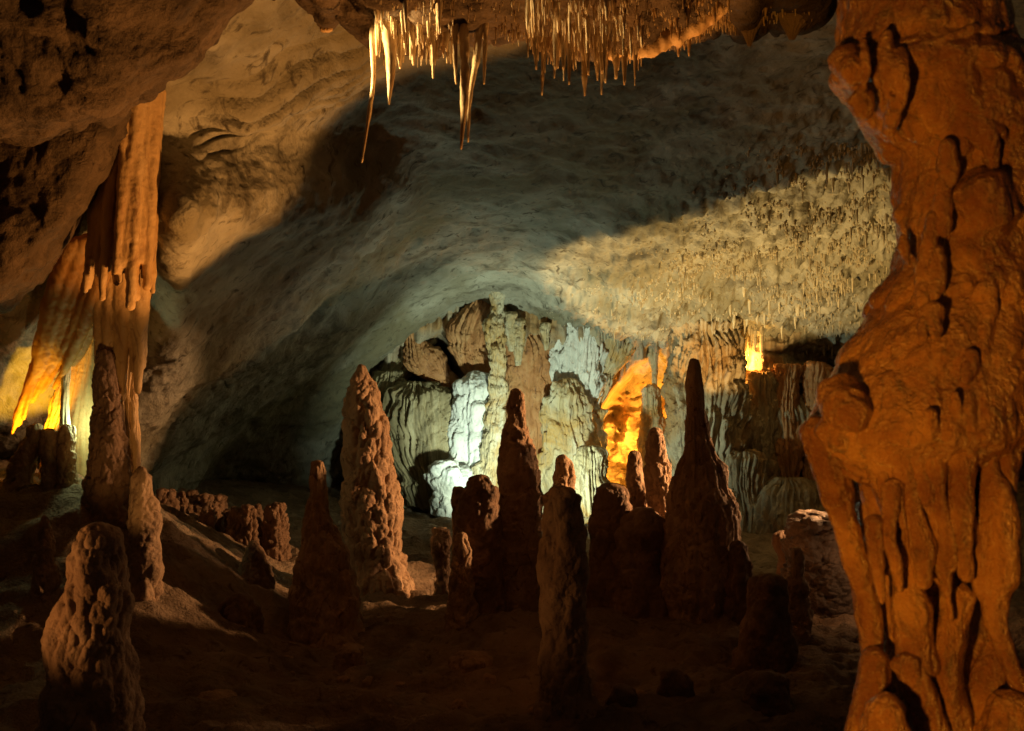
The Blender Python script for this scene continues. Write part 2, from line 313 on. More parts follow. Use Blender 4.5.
# ------------------------------------------------------------------ stalagmites and rocks of the cave floor
SG = 'stalagmites on the cave floor'
def stag(label, prof, Y, mat='stal', lump=(.032, .11), ring=(.035, 6), flute=(0, 6), rough=.012, seed=1, cat='stalagmite', name='stalagmite', group=SG, **k):
    prof = [tuple(p) for p in prof]; b = prof[-1]; x = ((b[1]+b[2])/2-CX)/F*Y; zb = float(gz(x, Y))-.15   # carry the foot down into the ground
    pyb = CY+(H-zb)*F/Y
    if pyb > b[0]+2: prof.append((pyb, b[1]-(pyb-b[0])*.12, b[2]+(pyb-b[0])*.12))
    return formation(name, label, cat, prof, Y, M[mat], 1.0, flute, lump, ring, rough, seed, group, **k)
stag('tall pointed knobbly stalagmite, thick and bumpy, standing alone before the teal wall', [(364, 358, 363), (378, 354, 369), (395, 350, 378), (415, 347, 387), (450, 345, 390), (480, 344, 395), (510, 344, 402), (540, 348, 401), (565, 352, 402), (590, 344, 416)], 13.6, lump=(.075, .15), ring=(.05, 3), seed=3, den=1.5)
stag('round-shouldered stalagmite with a slim tip, wide skirt and ribbed foot', [(460, 313, 322), (480, 310, 326), (510, 306, 328), (530, 303, 333), (545, 300, 340), (570, 296, 347), (600, 292, 357), (625, 288, 362), (648, 280, 372)], 11.6, lump=(.055, .17), ring=(.06, 3), flute=(.012, 5), seed=5, den=1.4)
stag('straight golden-brown stalagmite with rounded top beside the dark knobbly trunk', [(466, 137, 144), (478, 132, 150), (500, 131, 156), (530, 130, 159), (560, 133, 160), (584, 131, 161)], 10.5, lump=(.03, .12), seed=7, den=1.3)
stag('broad pitted orange stalagmite cropped by the lower picture edge', [(522, 84, 112), (530, 79, 117), (560, 73, 122), (600, 62, 125), (640, 50, 128), (690, 45, 132), (731, 42, 136), (800, 36, 144)], 7.2, lump=(.055, .13), ring=(.03, 3), seed=9, den=1.5, stretch=2.2)
stag('tall slim stalagmite with blunt tip in front of the russet flowstone', [(388, 511, 520), (400, 509, 524), (430, 504, 530), (460, 500, 536), (490, 497, 540), (520, 493, 541), (560, 488, 541), (610, 484, 545)], 12.4, lump=(.02, .09), ring=(.055, 6), seed=11, den=1.4)
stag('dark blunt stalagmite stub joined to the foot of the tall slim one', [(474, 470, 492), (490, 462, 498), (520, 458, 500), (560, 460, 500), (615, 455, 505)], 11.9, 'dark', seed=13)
stag('thin russet finger stalagmite below the white calcite mound', [(486, 455, 464), (500, 453, 465), (560, 452, 466), (600, 448, 470)], 12.4, seed=15)
stag('thick straight flat-topped dark pillar stalagmite standing nearest the middle', [(485, 550, 570), (494, 543, 580), (515, 540, 584), (560, 540, 586), (620, 540, 587), (680, 540, 590), (722, 535, 598)], 8.4, 'stal', lump=(.03, .14), ring=(.05, 4), seed=17, den=1.4)
stag('rounded brown knob stalagmite peeping above the thick pillar', [(454, 558, 568), (465, 555, 572), (480, 553, 574), (510, 552, 576), (600, 545, 585)], 13.2, seed=19)
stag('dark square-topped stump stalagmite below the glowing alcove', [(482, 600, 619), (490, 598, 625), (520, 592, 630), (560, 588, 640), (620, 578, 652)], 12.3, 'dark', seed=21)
stag('small leaning stalagmite silhouetted against the orange glow', [(450, 630, 639), (465, 627, 641), (490, 627, 647), (515, 630, 652), (560, 625, 660), (610, 620, 670)], 12.9, seed=23)
stag('slender round-topped stalagmite between the small leaning one and the tallest spire', [(427, 649, 661), (445, 647, 664), (480, 647, 670), (510, 648, 676), (560, 642, 685), (610, 640, 690)], 12.6, lump=(.04, .11), seed=25, den=1.3)
stag('tallest spire stalagmite with long cone tip on a massive swollen base', [(358, 688, 698), (375, 687, 702), (420, 687, 706), (462, 685, 716), (472, 680, 722), (490, 673, 729), (515, 669, 734), (545, 660, 740), (580, 656, 744), (620, 664, 742), (650, 650, 758)], 11.9, lump=(.035, .12), ring=(.05, 4), flute=(.02, 6), seed=27, den=1.3)
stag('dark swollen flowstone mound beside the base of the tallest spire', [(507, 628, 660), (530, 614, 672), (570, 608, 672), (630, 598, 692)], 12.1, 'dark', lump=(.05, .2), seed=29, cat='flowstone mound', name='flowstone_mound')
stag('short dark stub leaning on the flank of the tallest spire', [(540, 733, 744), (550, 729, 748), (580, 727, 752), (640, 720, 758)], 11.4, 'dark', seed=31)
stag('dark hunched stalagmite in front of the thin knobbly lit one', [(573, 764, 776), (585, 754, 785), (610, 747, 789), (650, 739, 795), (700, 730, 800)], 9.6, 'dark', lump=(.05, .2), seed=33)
stag('thin crooked knobbly stalagmite lit bright beside the ribbed boulder', [(547, 793, 802), (560, 792, 804), (575, 791, 803), (590, 788, 809), (600, 789, 806), (615, 786, 810), (630, 785, 809), (647, 782, 814)], 11, lump=(.05, .1), seed=35, den=2)
stag('small twin stalagmite with lumpy waist, the one nearer the tall pointed cone', [(527, 436, 446), (545, 431, 450), (560, 434, 449), (580, 437, 447), (605, 432, 452)], 13.2, lump=(.04, .1), seed=37, den=2)
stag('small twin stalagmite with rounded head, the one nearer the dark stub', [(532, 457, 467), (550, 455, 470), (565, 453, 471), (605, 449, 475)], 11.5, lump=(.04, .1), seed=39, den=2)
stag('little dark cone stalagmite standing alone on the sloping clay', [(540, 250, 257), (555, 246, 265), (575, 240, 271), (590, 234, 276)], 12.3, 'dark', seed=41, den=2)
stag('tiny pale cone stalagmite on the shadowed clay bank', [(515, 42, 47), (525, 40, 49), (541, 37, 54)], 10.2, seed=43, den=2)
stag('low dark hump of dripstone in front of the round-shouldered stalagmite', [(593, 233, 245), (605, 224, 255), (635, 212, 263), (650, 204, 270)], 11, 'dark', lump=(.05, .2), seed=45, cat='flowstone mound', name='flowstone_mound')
stag('slanting brown stub stalagmite leaning outwards by the yellow glow', [(423, 31, 43), (440, 23, 42), (460, 14, 35), (478, 8, 32), (490, 4, 32)], 11.6, seed=47, den=1.6, lump=(.03, .09))
stag('upright brown stub stalagmite in the middle of the three by the yellow glow', [(428, 43, 55), (450, 42, 57), (475, 41, 57), (490, 39, 58)], 11.6, seed=49, den=1.6, lump=(.03, .09))
stag('upright brown stub stalagmite of the three that is nearest the dark trunk', [(424, 60, 72), (450, 58, 74), (475, 58, 74), (490, 57, 75)], 11.6, seed=51, den=1.6, lump=(.03, .09))
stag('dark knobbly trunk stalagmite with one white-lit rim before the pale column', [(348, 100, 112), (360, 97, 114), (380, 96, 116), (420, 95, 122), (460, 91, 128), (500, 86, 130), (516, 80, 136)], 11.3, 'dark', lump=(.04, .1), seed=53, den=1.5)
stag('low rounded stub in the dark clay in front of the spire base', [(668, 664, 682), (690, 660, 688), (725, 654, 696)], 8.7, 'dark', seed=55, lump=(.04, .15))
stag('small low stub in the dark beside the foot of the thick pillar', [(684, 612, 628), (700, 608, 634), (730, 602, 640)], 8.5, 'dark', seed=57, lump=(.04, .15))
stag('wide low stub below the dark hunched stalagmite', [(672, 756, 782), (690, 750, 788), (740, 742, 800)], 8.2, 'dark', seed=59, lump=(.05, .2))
stag('domed pale-brown stub at the foot of the big orange column', [(692, 872, 902), (705, 866, 908), (740, 860, 912)], 4.15, 'orange', seed=61, lump=(.02, .15))
stag('domed stub tucked under the last drip of the big orange column', [(690, 996, 1024), (705, 988, 1034), (740, 984, 1040)], 4.2, 'orange', seed=63, lump=(.02, .15))
RG = 'boulders lying on the cave floor'
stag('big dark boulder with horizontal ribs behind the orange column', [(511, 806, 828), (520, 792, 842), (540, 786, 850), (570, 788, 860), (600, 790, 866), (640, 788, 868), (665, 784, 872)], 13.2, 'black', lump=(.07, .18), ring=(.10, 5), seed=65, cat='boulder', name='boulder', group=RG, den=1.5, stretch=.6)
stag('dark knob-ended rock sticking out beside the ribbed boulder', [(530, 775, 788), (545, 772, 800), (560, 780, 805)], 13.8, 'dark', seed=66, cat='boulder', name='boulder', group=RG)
stag('knobbly low boulder at the foot of the thin lit stalagmite', [(631, 818, 836), (640, 812, 848), (655, 808, 852)], 11.6, 'stal', lump=(.05, .12), seed=67, cat='boulder', name='boulder', group=RG)
stag('small rock pressed against the foot of the orange column', [(644, 850, 862), (650, 846, 870), (660, 842, 874)], 11.2, 'stal', lump=(.05, .12), seed=69, cat='boulder', name='boulder', group=RG)
for i in range(44):
    x = rnd.uniform(163, 278); f = (x-163)/112; y0 = 487+f*16+rnd.uniform(-3, 34)*(.5+f*.5); s = rnd.uniform(4, 11); hh = s*rnd.uniform(.45, .95); Y = 15.5+rnd.uniform(-.5, 2)
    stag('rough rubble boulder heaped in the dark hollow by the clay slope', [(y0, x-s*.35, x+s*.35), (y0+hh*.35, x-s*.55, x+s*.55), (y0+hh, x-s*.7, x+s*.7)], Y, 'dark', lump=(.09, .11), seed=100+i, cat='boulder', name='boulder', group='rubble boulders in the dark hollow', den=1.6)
SP = [('flat pale stone half sunk in the clay below the pointed stalagmite', 350, 652, 24, 7, 10.6), ('flat dark stone lying on bare clay left of the thick pillar', 470, 660, 40, 9, 10.2), ('angular stone on clay beside the low dark hump', 205, 655, 22, 9, 10.4),
      ('small stone in front of the twin stalagmites', 455, 612, 16, 6, 12.4), ('stone slab on the clay near the spire base', 640, 700, 26, 10, 8.9), ('broad flat slab in the dark clay by the cropped stalagmite', 215, 700, 46, 9, 8.9)]
for i, (lb, x, y, w_, h_, Y) in enumerate(SP):
    stag(lb, [(y-h_, x-w_*.3, x+w_*.3), (y-h_*.4, x-w_*.48, x+w_*.48), (y, x-w_*.5, x+w_*.5)], Y, 'stal', lump=(.03, .1), seed=140+i, cat='stone', name='stone', group='loose stones on the clay', den=2)

for i in range(34):
    x = rnd.uniform(150, 700); y = rnd.uniform(610, 725); Y = 8.2+(731-y)*.027; g_ = CY+(H-float(gz((x-CX)/F*Y, Y)))*F/Y; w_ = rnd.uniform(5, 13); h_ = w_*rnd.uniform(.4, .7)
    stag('small broken stone strewn on the dark clay floor', [(g_-h_, x-w_*.3, x+w_*.25), (g_-h_*.4, x-w_*.5, x+w_*.45), (g_+1, x-w_*.5, x+w_*.5)], Y, 'stal', lump=(.03, .09), seed=170+i, cat='stone', name='stone', group='small stones strewn on the clay', den=2)

# ------------------------------------------------------------------ formations of the back wall
FG = 'flowstone formations along the back wall'
def fs(name, label, cat, prof, Y, mat, sq=.5, flute=(.12, 12), lump=(.10, .45), ring=(.06, 1.6), rough=.04, seed=1, **k):
    if k.pop('hang', cat in ('stone drapery', 'column', 'flowstone')):                 # these run up into the ceiling
        k.setdefault('cap', .25); p = prof[0]; prof = [(p[0]-16, p[1]-7, p[2]+7), (p[0]-4, p[1]-2, p[2]+2)]+list(prof)
    k.setdefault('sway', .10)
    return formation(name, label, cat, prof, Y, M[mat], sq, flute, lump, ring, rough, seed, FG, **k)
fs('drapery', 'olive-brown fluted stone curtain hanging below the dark recess', 'stone drapery', [(384, 400, 436), (400, 390, 450), (430, 385, 455), (460, 393, 455), (480, 405, 450), (510, 412, 450)], 26.2, 'brownflute', .5, (.20, 13), (.16, .5), seed=201, den=1.6, cap=.9, hang=False, sway=.12)
fs('flowstone_column', 'bright white calcite column glowing behind the tall slim stalagmite', 'column', [(370, 470, 482), (384, 461, 490), (400, 458, 494), (430, 456, 493), (460, 456, 491), (480, 446, 494), (510, 440, 500)], 25.8, 'white', .6, (.05, 4), (.30, .6), seed=203, den=1.5, cap=1, hang=False, sway=.1)
fs('flowstone_mound', 'white calcite mound with cauliflower top beside the glowing column', 'flowstone mound', [(460, 438, 456), (468, 430, 464), (478, 427, 470), (490, 432, 474), (515, 430, 485)], 25.2, 'white', .8, (0, 6), (.18, .35), seed=205, den=1.8)
fs('column', 'long thin jointed pale column rising from the white calcite to the ceiling', 'column', [(298, 493, 500), (330, 490, 503), (370, 489, 504), (400, 490, 506), (430, 487, 504), (470, 478, 500), (500, 474, 502)], 25.4, 'pale', .8, (.05, 7), (.06, .3), (.12, 3), seed=207, den=2)
fs('flowstone', 'smooth russet flowstone sheet behind the tall slim stalagmite', 'flowstone', [(322, 506, 538), (350, 500, 556), (400, 500, 560), (440, 505, 560), (500, 503, 562)], 26.6, 'russet', .35, (.10, 12), seed=209, den=1.4)
fs('drapery', 'leaning olive stone curtain at the outer edge of the back wall', 'stone drapery', [(372, 384, 398), (395, 376, 398), (430, 372, 396), (470, 378, 402), (520, 384, 412)], 26.4, 'brownflute', .5, (.14, 8), (.16, .5), seed=202, den=1.6, cap=1, hang=False, sway=.1)
fs('flowstone', 'pale green-grey flowstone bulge between white apron and mottled column', 'flowstone', [(352, 548, 566), (370, 545, 572), (400, 550, 572), (440, 556, 570)], 26.5, 'white', .45, (.12, 10), (.14, .4), seed=204, den=1.5)
fs('flowstone', 'pale olive flowstone lining along the rim of the dark recess', 'flowstone', [(334, 420, 436), (348, 402, 428), (366, 386, 412), (395, 374, 400), (440, 368, 392)], 26.9, 'brownflute', .4, (.12, 9), (.16, .5), seed=206, den=1.5)
fs('drapery', 'rusty red stone folds slanting down beside the thin jointed column', 'stone drapery', [(296, 480, 490), (312, 466, 486), (330, 456, 482), (350, 454, 486), (380, 468, 493), (405, 480, 495), (418, 487, 492)], 26.2, 'russet', .5, (.14, 9), seed=211, den=1.6)
fs('drapery', 'orange stone hood over the dark recess', 'stone drapery', [(342, 408, 420), (352, 405, 434), (362, 406, 444), (374, 414, 452), (384, 432, 458), (390, 446, 456)], 26.5, 'russet', .45, (.1, 8), seed=212, den=1.6)
fs('flowstone', 'white-streaked flowstone apron under the ceiling behind the brown knob stalagmite', 'flowstone', [(340, 566, 600), (360, 560, 602), (385, 560, 598), (405, 570, 596), (430, 574, 598), (470, 576, 599), (510, 578, 600)], 26.4, 'white', .45, (.15, 9), seed=213, den=1.5)
fs('drapery', 'pale fluted stone curtain at the edge of the glowing alcove', 'stone drapery', [(340, 592, 640), (358, 590, 626), (376, 588, 610), (405, 588, 600), (440, 589, 596), (470, 590, 595)], 26.6, 'pale', .4, (.18, 12), seed=215, den=1.6)
fs('flowstone_column', 'mottled yellow-grey flowstone column behind the brown knob stalagmite', 'column', [(378, 555, 572), (400, 549, 582), (420, 547, 590), (450, 545, 592), (490, 543, 596), (520, 540, 600)], 26, 'pale', .6, (.08, 6), (.20, .45), seed=217, den=1.5, cap=1.2, hang=False, sway=.15)
fs('flowstone_column', 'massive grey fluted column behind the tallest spire', 'column', [(336, 680, 728), (346, 676, 738), (365, 674, 743), (400, 671, 742), (450, 672, 741), (500, 686, 744), (530, 690, 748)], 25.6, 'wallback', .7, (.18, 12), (.12, .4), (.14, 1.6), seed=219, den=1.4)
fs('column', 'greenish pale pillar standing in the mouth of the glowing alcove', 'column', [(384, 646, 655), (400, 642, 660), (430, 641, 662), (470, 640, 664), (505, 638, 666)], 26.9, 'pale', .8, (.05, 6), seed=221, den=1.8, hang=False, sway=.08)
fs('column', 'thin hanging stone rod splitting the top of the glowing alcove', 'column', [(346, 649, 658), (365, 651, 657), (400, 652, 656), (415, 653, 656)], 26.9, 'pale', .8, (.02, 6), (.02, .3), seed=223, den=2)
fs('column', 'ribbed grey pillar closing the far side of the glowing alcove', 'column', [(346, 672, 686), (370, 671, 685), (420, 669, 684), (470, 665, 684), (510, 660, 688)], 26.3, 'wallback', .8, (.06, 8), seed=225, den=1.5)
fs('column', 'thin pale column at the near edge of the glowing alcove', 'column', [(425, 597, 601), (450, 596, 602), (480, 594, 604), (510, 592, 608)], 26.4, 'pale', .8, (.03, 6), seed=227, den=2)
fs('stalagmite', 'squat pale brown stalagmite far back before the alcove mouth', 'stalagmite', [(446, 586, 595), (460, 582, 602), (485, 579, 605), (515, 576, 608)], 24.8, 'pale', .8, seed=229, den=1.8)
fs('flowstone_mound', 'rounded olive mushroom of flowstone beside the massive grey column', 'flowstone mound', [(452, 730, 752), (460, 722, 762), (490, 724, 760), (515, 728, 764), (540, 720, 770)], 25.3, 'wallback', .7, (.14, 12), seed=231, den=1.5)
fs('flowstone_mound', 'drooping brown flowstone shelf on the layered wall', 'flowstone mound', [(398, 768, 806), (406, 756, 822), (420, 752, 830), (440, 764, 826)], 26.3, 'wallback', .35, (.14, 14), seed=233, den=1.4)
for k, (xa, xb_, t_, lb) in enumerate([(748, 776, 372, 'slim brown column on the far wall beside the massive grey one'), (778, 800, 366, 'brown fluted column in the middle of the far layered wall'), (804, 832, 362, 'brown fluted column of the far wall closest to the orange column')]):
    fs('column', lb, 'column', [(t_, xa+4, xb_-4), (400, xa+2, xb_-2), (440, xa, xb_-1), (480, xa+2, xb_), (540, xa-4, xb_+4)], 26.1, 'russet' if k else 'wallback', .6, (.12, 8), (.14, .5), seed=250+k, den=1.4, hang=False, sway=.12)
fs('flowstone_mound', 'broad low flowstone bank at the foot of the layered wall', 'flowstone mound', [(478, 772, 800), (490, 758, 822), (510, 752, 836), (545, 746, 850)], 25.2, 'wallback', .6, (.14, 14), seed=235, den=1.4)
for i, (x, t, b, w_) in enumerate([(512, 312, 352, 5), (520, 318, 366, 7), (547, 322, 350, 5)]):
    fs('stalactite', ['short stubby stalactite beside the thin jointed column', 'swollen stalactite merging into the russet sheet', 'small stalactite at the corner of the russet sheet'][i], 'stalactite', [(t, x-w_, x+w_), (t+(b-t)*.5, x-w_*.6, x+w_*.6), (b, x-1.5, x+1.5)], 26, 'pale', .9, (.03, 6), (.03, .2), seed=240+i, den=2)

# ------------------------------------------------------------------ formations by the near side wall
LG = 'dripstone by the yellow glow'
def remesh(name, prims, vox, mat, parent, seed, disp=.010, loc=None, it=7):
    Vv, q, t = merge(prims); o = mesh_np(name, Vv, q, t)
    md = o.modifiers.new('r', 'REMESH'); md.mode = 'VOXEL'; md.voxel_size = vox
    ms = o.modifiers.new('s', 'SMOOTH'); ms.iterations = it; ms.factor = .5
    ev = o.evaluated_get(bpy.context.evaluated_depsgraph_get()); me = ev.to_mesh()
    n = len(me.vertices); co = np.empty(n*3, np.float32); me.vertices.foreach_get('co', co); co = co.reshape(-1, 3).astype(float)
    no = np.empty(n*3, np.float32); me.vertex_normals.foreach_get('vector', no); no = no.reshape(-1, 3)
    tot = np.empty(len(me.polygons), np.int32); me.polygons.foreach_get('loop_total', tot)
    li = np.empty(len(me.loops), np.int32); me.loops.foreach_get('vertex_index', li)
    st = np.empty(len(me.polygons), np.int32); me.polygons.foreach_get('loop_start', st)
    quads = li[st[tot == 4][:, None]+np.arange(4)]; tris = li[st[tot == 3][:, None]+np.arange(3)]
    ev.to_mesh_clear(); old = o.data; bpy.data.objects.remove(o); bpy.data.meshes.remove(old)
    wp = co*np.array([1, 1, .6]); d = disp*.9*(1-2*np.abs(fbm(co*np.array([15, 15, 2.6]), 3, seed+6)))+disp*1.7*fbm(wp*4.5, 4, seed)+disp*1.3*(1-worley(co*np.array([9, 9, 5]), seed+2)**2*1.4)+disp*.6*fbm(co*26, 3, seed+3)
    co = co+no*d[:, None]
    if loc is None: loc = (0, 0, 0) if parent is None else tuple(parent.location)
    return mesh_np(name, co, quads, tris, mat, parent, loc)
def strand(pp, rad, Y, seed):
    return tube([V(x, y, Y if np.isscalar(Y) else Y[k]) for k, (x, y) in enumerate(pp)], [r/F*10.4 for r in rad], 10, seed, .05, 40)
fr0 = random.Random(12); st = []
for k in range(32):
    f = k/31.; xt = 110+50*f+fr0.uniform(-2, 2); xb = 84+70*f+fr0.uniform(-4, 4); yt = 98-28*f; yb = 288+fr0.uniform(-34, 22); r = fr0.uniform(2.4, 5.2); Yk = 10.45-.22*math.sin(f*math.pi)+fr0.uniform(-.06, .10)
    st.append(strand([(xt, yt), (xt*.7+xb*.3+fr0.uniform(-3, 3), yt+55), (xt*.3+xb*.7+fr0.uniform(-3, 3), yt+115), (xb, yb)], [r*1.2, r, r*1.2, r*.75], Yk, k))
for k in range(12):
    f = k/11.; xt = 116+42*f; xb = 100+44*f; st.append(strand([(xt, 90), ((xt+xb)/2, 180), (xb, 285), (xb-2, 300+fr0.uniform(0, 110))], [7, 8, 7, 3.5], [10.62, 10.7, 11.2, 11.5], 40+k))
tag(remesh('drapery', st, .018, M['gold'], None, 301, .009, V(125, 282, 10.4), 3), 'bundle of long golden stone folds hanging from the dark overhang', 'stone drapery', LG)
st = []
for k in range(20):
    f = k/19.; xt = 70+52*f; xb = 12+56*f**1.2; yb = 428-62*f+fr0.uniform(-12, 10); r = fr0.uniform(2.5, 4.8)
    st.append(strand([(xt, 242-10*f), (xt-14-8*(1-f)+fr0.uniform(-2, 2), 290), (xb+24-14*f+fr0.uniform(-3, 3), 360), (xb, yb)], [r*1.4, r*1.2, r, r*.6], list(np.array([10.95, 11.2, 11.75, 11.95])+fr0.uniform(-.07, .07)), 60+k))
tag(remesh('drapery', st, .02, M['curtain'], None, 305, .009, V(50, 400, 11.1), 4), 'thin orange stone curtain slanting down towards the yellow glow', 'stone drapery', LG)
formation('flowstone_column', 'smooth pale golden column below the hanging golden folds', 'column', [(262, 104, 152), (282, 104, 149), (300, 106, 146), (340, 104, 141), (380, 108, 134), (420, 110, 134), (470, 110, 137), (505, 108, 140), (520, 102, 144)], 11.7, M['gold'], .8, (.03, 7), (.02, .3), (.03, 3), .012, 303, LG, den=1.2)
formation('column', 'slim greenish column between the curtain and the dark trunk', 'column', [(355, 66, 72), (380, 62, 69), (410, 61, 68), (450, 58, 72)], 11.8, M['straw'], .8, (.02, 6), (.01, .2), (.02, 4), .008, 307, LG, den=2)
formation('flowstone', 'flat golden wall of flowstone linking the curtain with the pale column', 'flowstone', [(270, 84, 116), (300, 78, 118), (340, 72, 118), (400, 55, 118), (450, 46, 120), (505, 40, 122)], 12.2, M['gold'], .25, (.05, 9), (.03, .3), (.02, 2), .015, 309, LG)
formation('drapery', 'drooping pale stone tongue at the end of the ceiling ledge', 'stone drapery', [(-40, 306, 336), (-10, 310, 334), (15, 318, 333), (32, 322, 330)], 9.4, M['gold'], .7, (.04, 8), (.02, .2), (.02, 3), .012, 313, LG, den=1.5)

# ------------------------------------------------------------------ stalactites under the ceiling ledge
TG = 'stalactites hanging from the ceiling ledge'
def stalactite(pts, rads, label, group, mat, seed=0, ns=9):
    P, q, t = tube(pts, rads, ns, seed, .16)
    return tag(mesh_np('stalactite', P, q, t, mat, None, tuple(pts[0])), label, 'stalactite', group)
def px_tub(pp, Y, wd): return [V(x, y, Y) for x, y in pp], [w_/2/F*Y for w_ in wd]
BIG = [('longest stalactite of the pair, thick and straight with a needle tip', [(464, 25), (465, 70), (464, 110), (461, 149)], 8.9, [9, 9, 7, 2]),
       ('thinner curved stalactite crossing behind the longest one', [(480, 25), (476, 62), (469, 100), (468, 142)], 9.0, [8, 7, 5, 2]),
       ('very thin kinked stalactite hanging lowest on the golden band', [(372, 25), (374, 80), (369, 115), (362, 162)], 8.9, [6, 5, 4, 2]),
       ('carrot-shaped stalactite beside the thin kinked one', [(384, -10), (390, 40), (391, 75), (389, 104)], 8.8, [22, 15, 8, 2]),
       ('medium stalactite between the carrot-shaped one and the long pair', [(433, 5), (433, 40), (433, 78)], 8.9, [7, 6, 2]),
       ('medium stalactite close beside the long pair, on the side of the carrot-shaped one', [(455, 10), (455, 50), (456, 84)], 8.9, [7, 5, 2]),
       ('short straight stalactite on the far side of the long pair', [(486, 10), (485, 50), (484, 84)], 9.0, [6, 4, 2]),
       ('thin single stalactite hanging below the dense amber fringe', [(543, 30), (543, 65), (542, 95)], 9.1, [5, 4, 1.6])]
for i, (lb, pp, Y, wd) in enumerate(BIG):
    p_, r_ = px_tub(pp, Y, wd); stalactite(p_, r_, lb, TG, M['amber'], i, 12)
def fringe(n, x0, x1, l0, l1, w0, w1, up, lb, grp, mat, drop=0):
    for i in range(n):
        x = rnd.uniform(x0, x1); e = float(np.interp(x, usC, eC)); dy = -rnd.random()**1.4*up; L = rnd.uniform(l0, l1)*(.35+.45*rnd.random()+.55*abs(math.sin(x*.11+math.sin(x*.043)*2))); Y = float(ledgeY(dy))-.02
        wd = rnd.uniform(w0, w1)*(.6+L/l1*.6); y0 = e+dy-6; dx = rnd.uniform(-1.2, 1.2)
        p_, r_ = px_tub([(x, y0), (x+dx*.4, y0+6+L*.5), (x+dx, y0+6+L)], Y, [wd*1.5, wd, wd*.3]); stalactite(p_, r_, lb, grp, mat, 500+i, 8)
fringe(46, 376, 454, 14, 40, 2.4, 5.4, 62, 'small amber stalactite in the fringe between carrot-shaped and long stalactites', 'amber fringe beside the long pair', M['amber'])
fringe(92, 528, 645, 14, 46, 2.4, 5.4, 64, 'amber stalactite in the dense middle fringe of the ledge', 'dense amber fringe of the ledge', M['amber'])
fringe(54, 640, 730, 9, 28, 2.2, 4.6, 44, 'bright golden stalactite on the sloping lit end of the ledge', 'golden fringe on the sloping ledge end', M['gold'])
fringe(14, 735, 830, 6, 18, 1.8, 3.5, 12, 'tiny pale stalactite under the smooth lobes of the ledge', 'tiny fringe under the smooth lobes', M['gold'])
Pl, ql, tl = tube([V(600, 58, 9.15), V(640, 50, 9.05), V(676, 36, 9.0), V(706, 16, 8.95), V(728, -2, 8.95), V(750, -30, 8.9)], [.03, .07, .085, .10, .10, .10], 40, 5, .16, 120)
nl = Pl-np.repeat(Pl.mean(0)[None], len(Pl), 0); Pl = Pl+np.stack([0*Pl[:, 0], -.05*np.abs(fbm(Pl*np.array([9, 3, 3]), 3, 4)), .07*fbm(Pl*np.array([10, 4, 5]), 4, 3)], -1)
tag(mesh_np('flowstone_lip', Pl, ql, tl, M['gold'], None, V(676, 36, 9.0)), 'bright golden flowstone lip along the sloping end of the ceiling ledge', 'flowstone', TG)
bits = []
for (x0, x1, up, l0, l1, n_) in [(372, 456, 66, 5, 24, 210), (456, 528, 40, 3, 12, 60), (526, 648, 66, 6, 26, 420), (640, 732, 46, 4, 16, 260), (612, 736, 8, 5, 17, 150), (732, 832, 14, 3, 11, 90)]:
    for k in range(n_):
        x = rnd.uniform(x0, x1); dy = -rnd.random()**1.3*up; Y = float(ledgeY(dy))-.02; y0 = float(np.interp(x, usC, eC))+dy-5; L = rnd.uniform(l0, l1); wd = rnd.uniform(1.3, 2.6)
        p_, r_ = px_tub([(x, y0), (x+rnd.uniform(-.5, .5), y0+5+L)], Y, [wd*1.5, wd*.3]); bits.append(tube(p_, r_, 6, k, .1, 5))
tag(mesh_np('fine_stalactites', *merge(bits), M['amber']), 'fine hair-thin stalactites crowding the underside of the ceiling ledge', 'stalactites', None, 'stuff')
for i, (lb, pr) in enumerate([('smooth brown stone lobe bulging from the ledge end nearest the orange column', [(-40, 770, 832), (0, 774, 824), (16, 780, 814), (30, 786, 800), (40, 790, 794)]),
                              ('smooth brown stone lobe beside the bright sloping fringe', [(-40, 728, 778), (2, 732, 770), (20, 738, 764), (34, 744, 756), (46, 748, 751)])]):
    formation('drapery', lb, 'stone drapery', pr, 9.1, M['mass'], .6, (.015, 5), (.02, .2), (.02, 3), .015, 320+i, TG)

# ------------------------------------------------------------------ stalactites of the far ceiling
def far_stal(x, y, L, wd, lb, grp, mat, i):
    q = surfP(x, y); Y = float(q[1]); x = CX+q[0]/Y*F; y = CY-(q[2]-H)/Y*F; p_, r_ = px_tub([(x, y-4), (x, y+L*.5), (x+rnd.uniform(-.4, .4), y+L)], Y, [wd*1.3, wd, wd*.35])
    stalactite(p_, r_, lb, grp, mat, 900+i, 6)
for i in range(55):
    x = rnd.gauss(747, 12); y = 355-abs(rnd.gauss(8, 22)); 
    far_stal(x, y-8, rnd.uniform(8, 22)*(.7+.5*(y > 330)), rnd.uniform(2, 4.2), 'glowing cream stalactite clustered over the warm lamp above the wall', 'glowing stalactites over the hidden lamp', M['straw'], i)
for i in range(29):
    x = rnd.uniform(760, 892); y = 283-(x-800)*.25+rnd.gauss(0, 9)+(24 if i % 3 == 0 and x < 800 else 0)
    far_stal(x, y, rnd.uniform(5, 15), rnd.uniform(1.4, 3), 'cream stalactite in the bright rows below the ceiling shelf', 'cream rows on the far ceiling', M['straw'], i+80)
parts = []
for i in range(13000):
    x = rnd.uniform(470, 900); y = rnd.uniform(135, 345); s = x-640+(y-235)*1.35
    if s < -25 or (s < 80 and rnd.random() > (s+25)/105) or (y > 290 and rnd.random() < .6) or float(fbm(np.array([x/22., y/14., 0.]), 2, 5))+rnd.uniform(-.15, .15) < .0: continue
    Y = float(0); parts.append((x, y))
xy = np.array(parts); Ys = shellY(xy[:, 0], xy[:, 1])
bits = []
def s_of(x, y): return x-640+(y-235)*1.35
